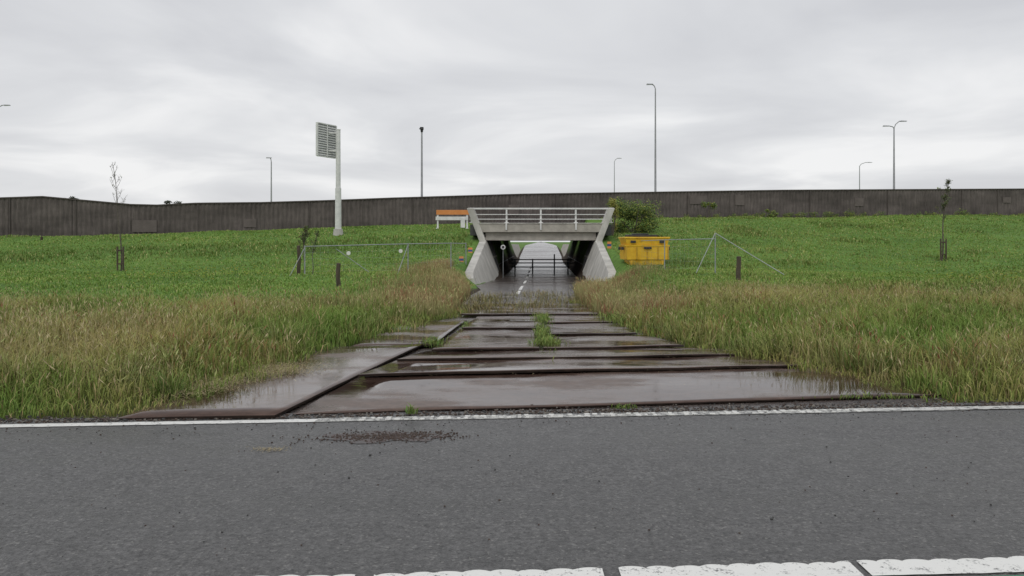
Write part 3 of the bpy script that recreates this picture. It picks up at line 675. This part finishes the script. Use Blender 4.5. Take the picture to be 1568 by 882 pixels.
P_=np.concatenate(P_);HH=np.concatenate(HH);n=len(P_); t=rng.random(n); ct=lerp((0.14,0.28,0.05),(0.32,0.36,0.10),t); far=P_[:,1]>18; ct[far]=lerp((0.22,0.25,0.08),(0.40,0.30,0.15),rng.random(far.sum()))
make_blades('path_weeds',P_,HH,0.012*rng.uniform(.5,1.3,n),rng.uniform(.3,1.2,n),ct*.6,ct)
# flattened straw beside left plate, litter on plates, road clump
XX=[rng.normal(-2.85,.26,1900),rng.normal(-3.2,.20,1300),rng.uniform(-2,3.6,260),rng.uniform(-1,2,200),rng.normal(-1.86,.06,100)]
YY=[rng.normal(9.35,.26,1900),rng.normal(8.4,.35,1300),rng.uniform(8.2,11.5,260),rng.uniform(12,18,200),rng.normal(5.95,.03,100)]
X=np.concatenate(XX);Y=np.concatenate(YY);n=len(X)
ct=lerp((0.50,0.42,0.24),(0.32,0.25,0.13),rng.random(n)); hh=rng.uniform(.010,.03,n); hh[-100:]=.010; hh[3200:3660]*=.35
Z=np.where(Y>6.9,.055,.004)+zpath(Y); Z[3200:3660]=zpath(Y[3200:3660])+.07
make_blades('straw_litter',np.stack([X,Y,Z],1),hh,np.full(n,.005),rng.uniform(4,9,n),ct,ct)
# yellow flowers
mb=MB(); 
for i in range(150):
    if i<100: x=random.gauss(-12.6,1.6); y=random.gauss(31,2.0)
    else: x=random.uniform(14,19); y=random.uniform(24,28)
    z=gz(x,y); hgt=random.uniform(.15,.4); mb.tube((x,y,z),(x,y,z+hgt),0.006,0.004,4,1)
    mb.tube((x,y,z+hgt),(x,y,z+hgt+.02),0.015,random.uniform(.03,.05),6,0)
mb.obj('wildflowers',[simple('petal_yellow',(0.6,0.5,0.05),(0.75,0.65,0.08),5,0.6,bs=0),simple('flower_stem',(0.08,0.14,0.03),(0.1,0.17,0.04),5,0.6,bs=0)])
# ------------------------------------------------------------------ sky & light
w=bpy.data.worlds.new('World'); S.world=w; w.use_nodes=True; nt=w.node_tree; bg=nt.nodes['Background']
sky=N(nt,'ShaderNodeTexSky',sky_type='NISHITA'); sky.sun_disc=False; sky.sun_elevation=math.radians(42); sky.sun_rotation=math.radians(200); sky.dust_density=3
tc=N(nt,'ShaderNodeTexCoord'); sx=N(nt,'ShaderNodeSeparateXYZ'); nt.links.new(tc.outputs['Generated'],sx.inputs[0])
mz=N(nt,'ShaderNodeMath',operation='MAXIMUM'); mz.inputs[1].default_value=0.0; nt.links.new(sx.outputs[2],mz.inputs[0])
az=N(nt,'ShaderNodeMath',operation='ADD'); az.inputs[1].default_value=0.13; nt.links.new(mz.outputs[0],az.inputs[0])
dx=N(nt,'ShaderNodeMath',operation='DIVIDE'); dy=N(nt,'ShaderNodeMath',operation='DIVIDE')
nt.links.new(sx.outputs[0],dx.inputs[0]);nt.links.new(az.outputs[0],dx.inputs[1]);nt.links.new(sx.outputs[1],dy.inputs[0]);nt.links.new(az.outputs[0],dy.inputs[1])
cx_=N(nt,'ShaderNodeCombineXYZ'); nt.links.new(dx.outputs[0],cx_.inputs[0]);nt.links.new(dy.outputs[0],cx_.inputs[1])
n1=N(nt,'ShaderNodeTexNoise'); n1.inputs['Scale'].default_value=0.8; n1.inputs['Detail'].default_value=5; n1.inputs['Roughness'].default_value=0.5; n1.inputs['Distortion'].default_value=0.5
nt.links.new(cx_.outputs[0],n1.inputs['Vector'])
cr=ramp(nt,n1.outputs[0],[(0.34,(5.0,5.1,5.4)),(0.5,(6.5,6.6,6.8)),(0.64,(8.8,8.8,8.8))])
hr=ramp(nt,sx.outputs[2],[(0.0,(8.3,8.3,8.35)),(0.12,(7.7,7.7,7.8)),(0.45,(6.6,6.65,6.9))])
cl=mix(nt,0.38,cr.outputs[0],hr.outputs[0])
fin=mix(nt,0.95,sky.outputs[0],cl)
nt.links.new(fin,bg.inputs[0]); bg.inputs[1].default_value=0.108
sd=bpy.data.lights.new('sun','SUN'); sd.energy=0.75; sd.angle=math.radians(25); sd.color=(1,0.97,0.93)
so=bpy.data.objects.new('sun',sd); so.rotation_euler=(math.radians(42),0,math.radians(-20)); S.collection.objects.link(so)
# ------------------------------------------------------------------ camera
cd=bpy.data.cameras.new('camera'); cd.lens=27.2; cd.sensor_width=36; cd.shift_y=-0.0453; cd.clip_end=6000; cd.clip_start=0.05
co=bpy.data.objects.new('camera',cd); co.location=(0,0,1.6); co.rotation_euler=(math.radians(90),0,0); S.collection.objects.link(co); S.camera=co
S.view_settings.view_transform='Standard'; S.view_settings.look='None'; S.view_settings.exposure=0
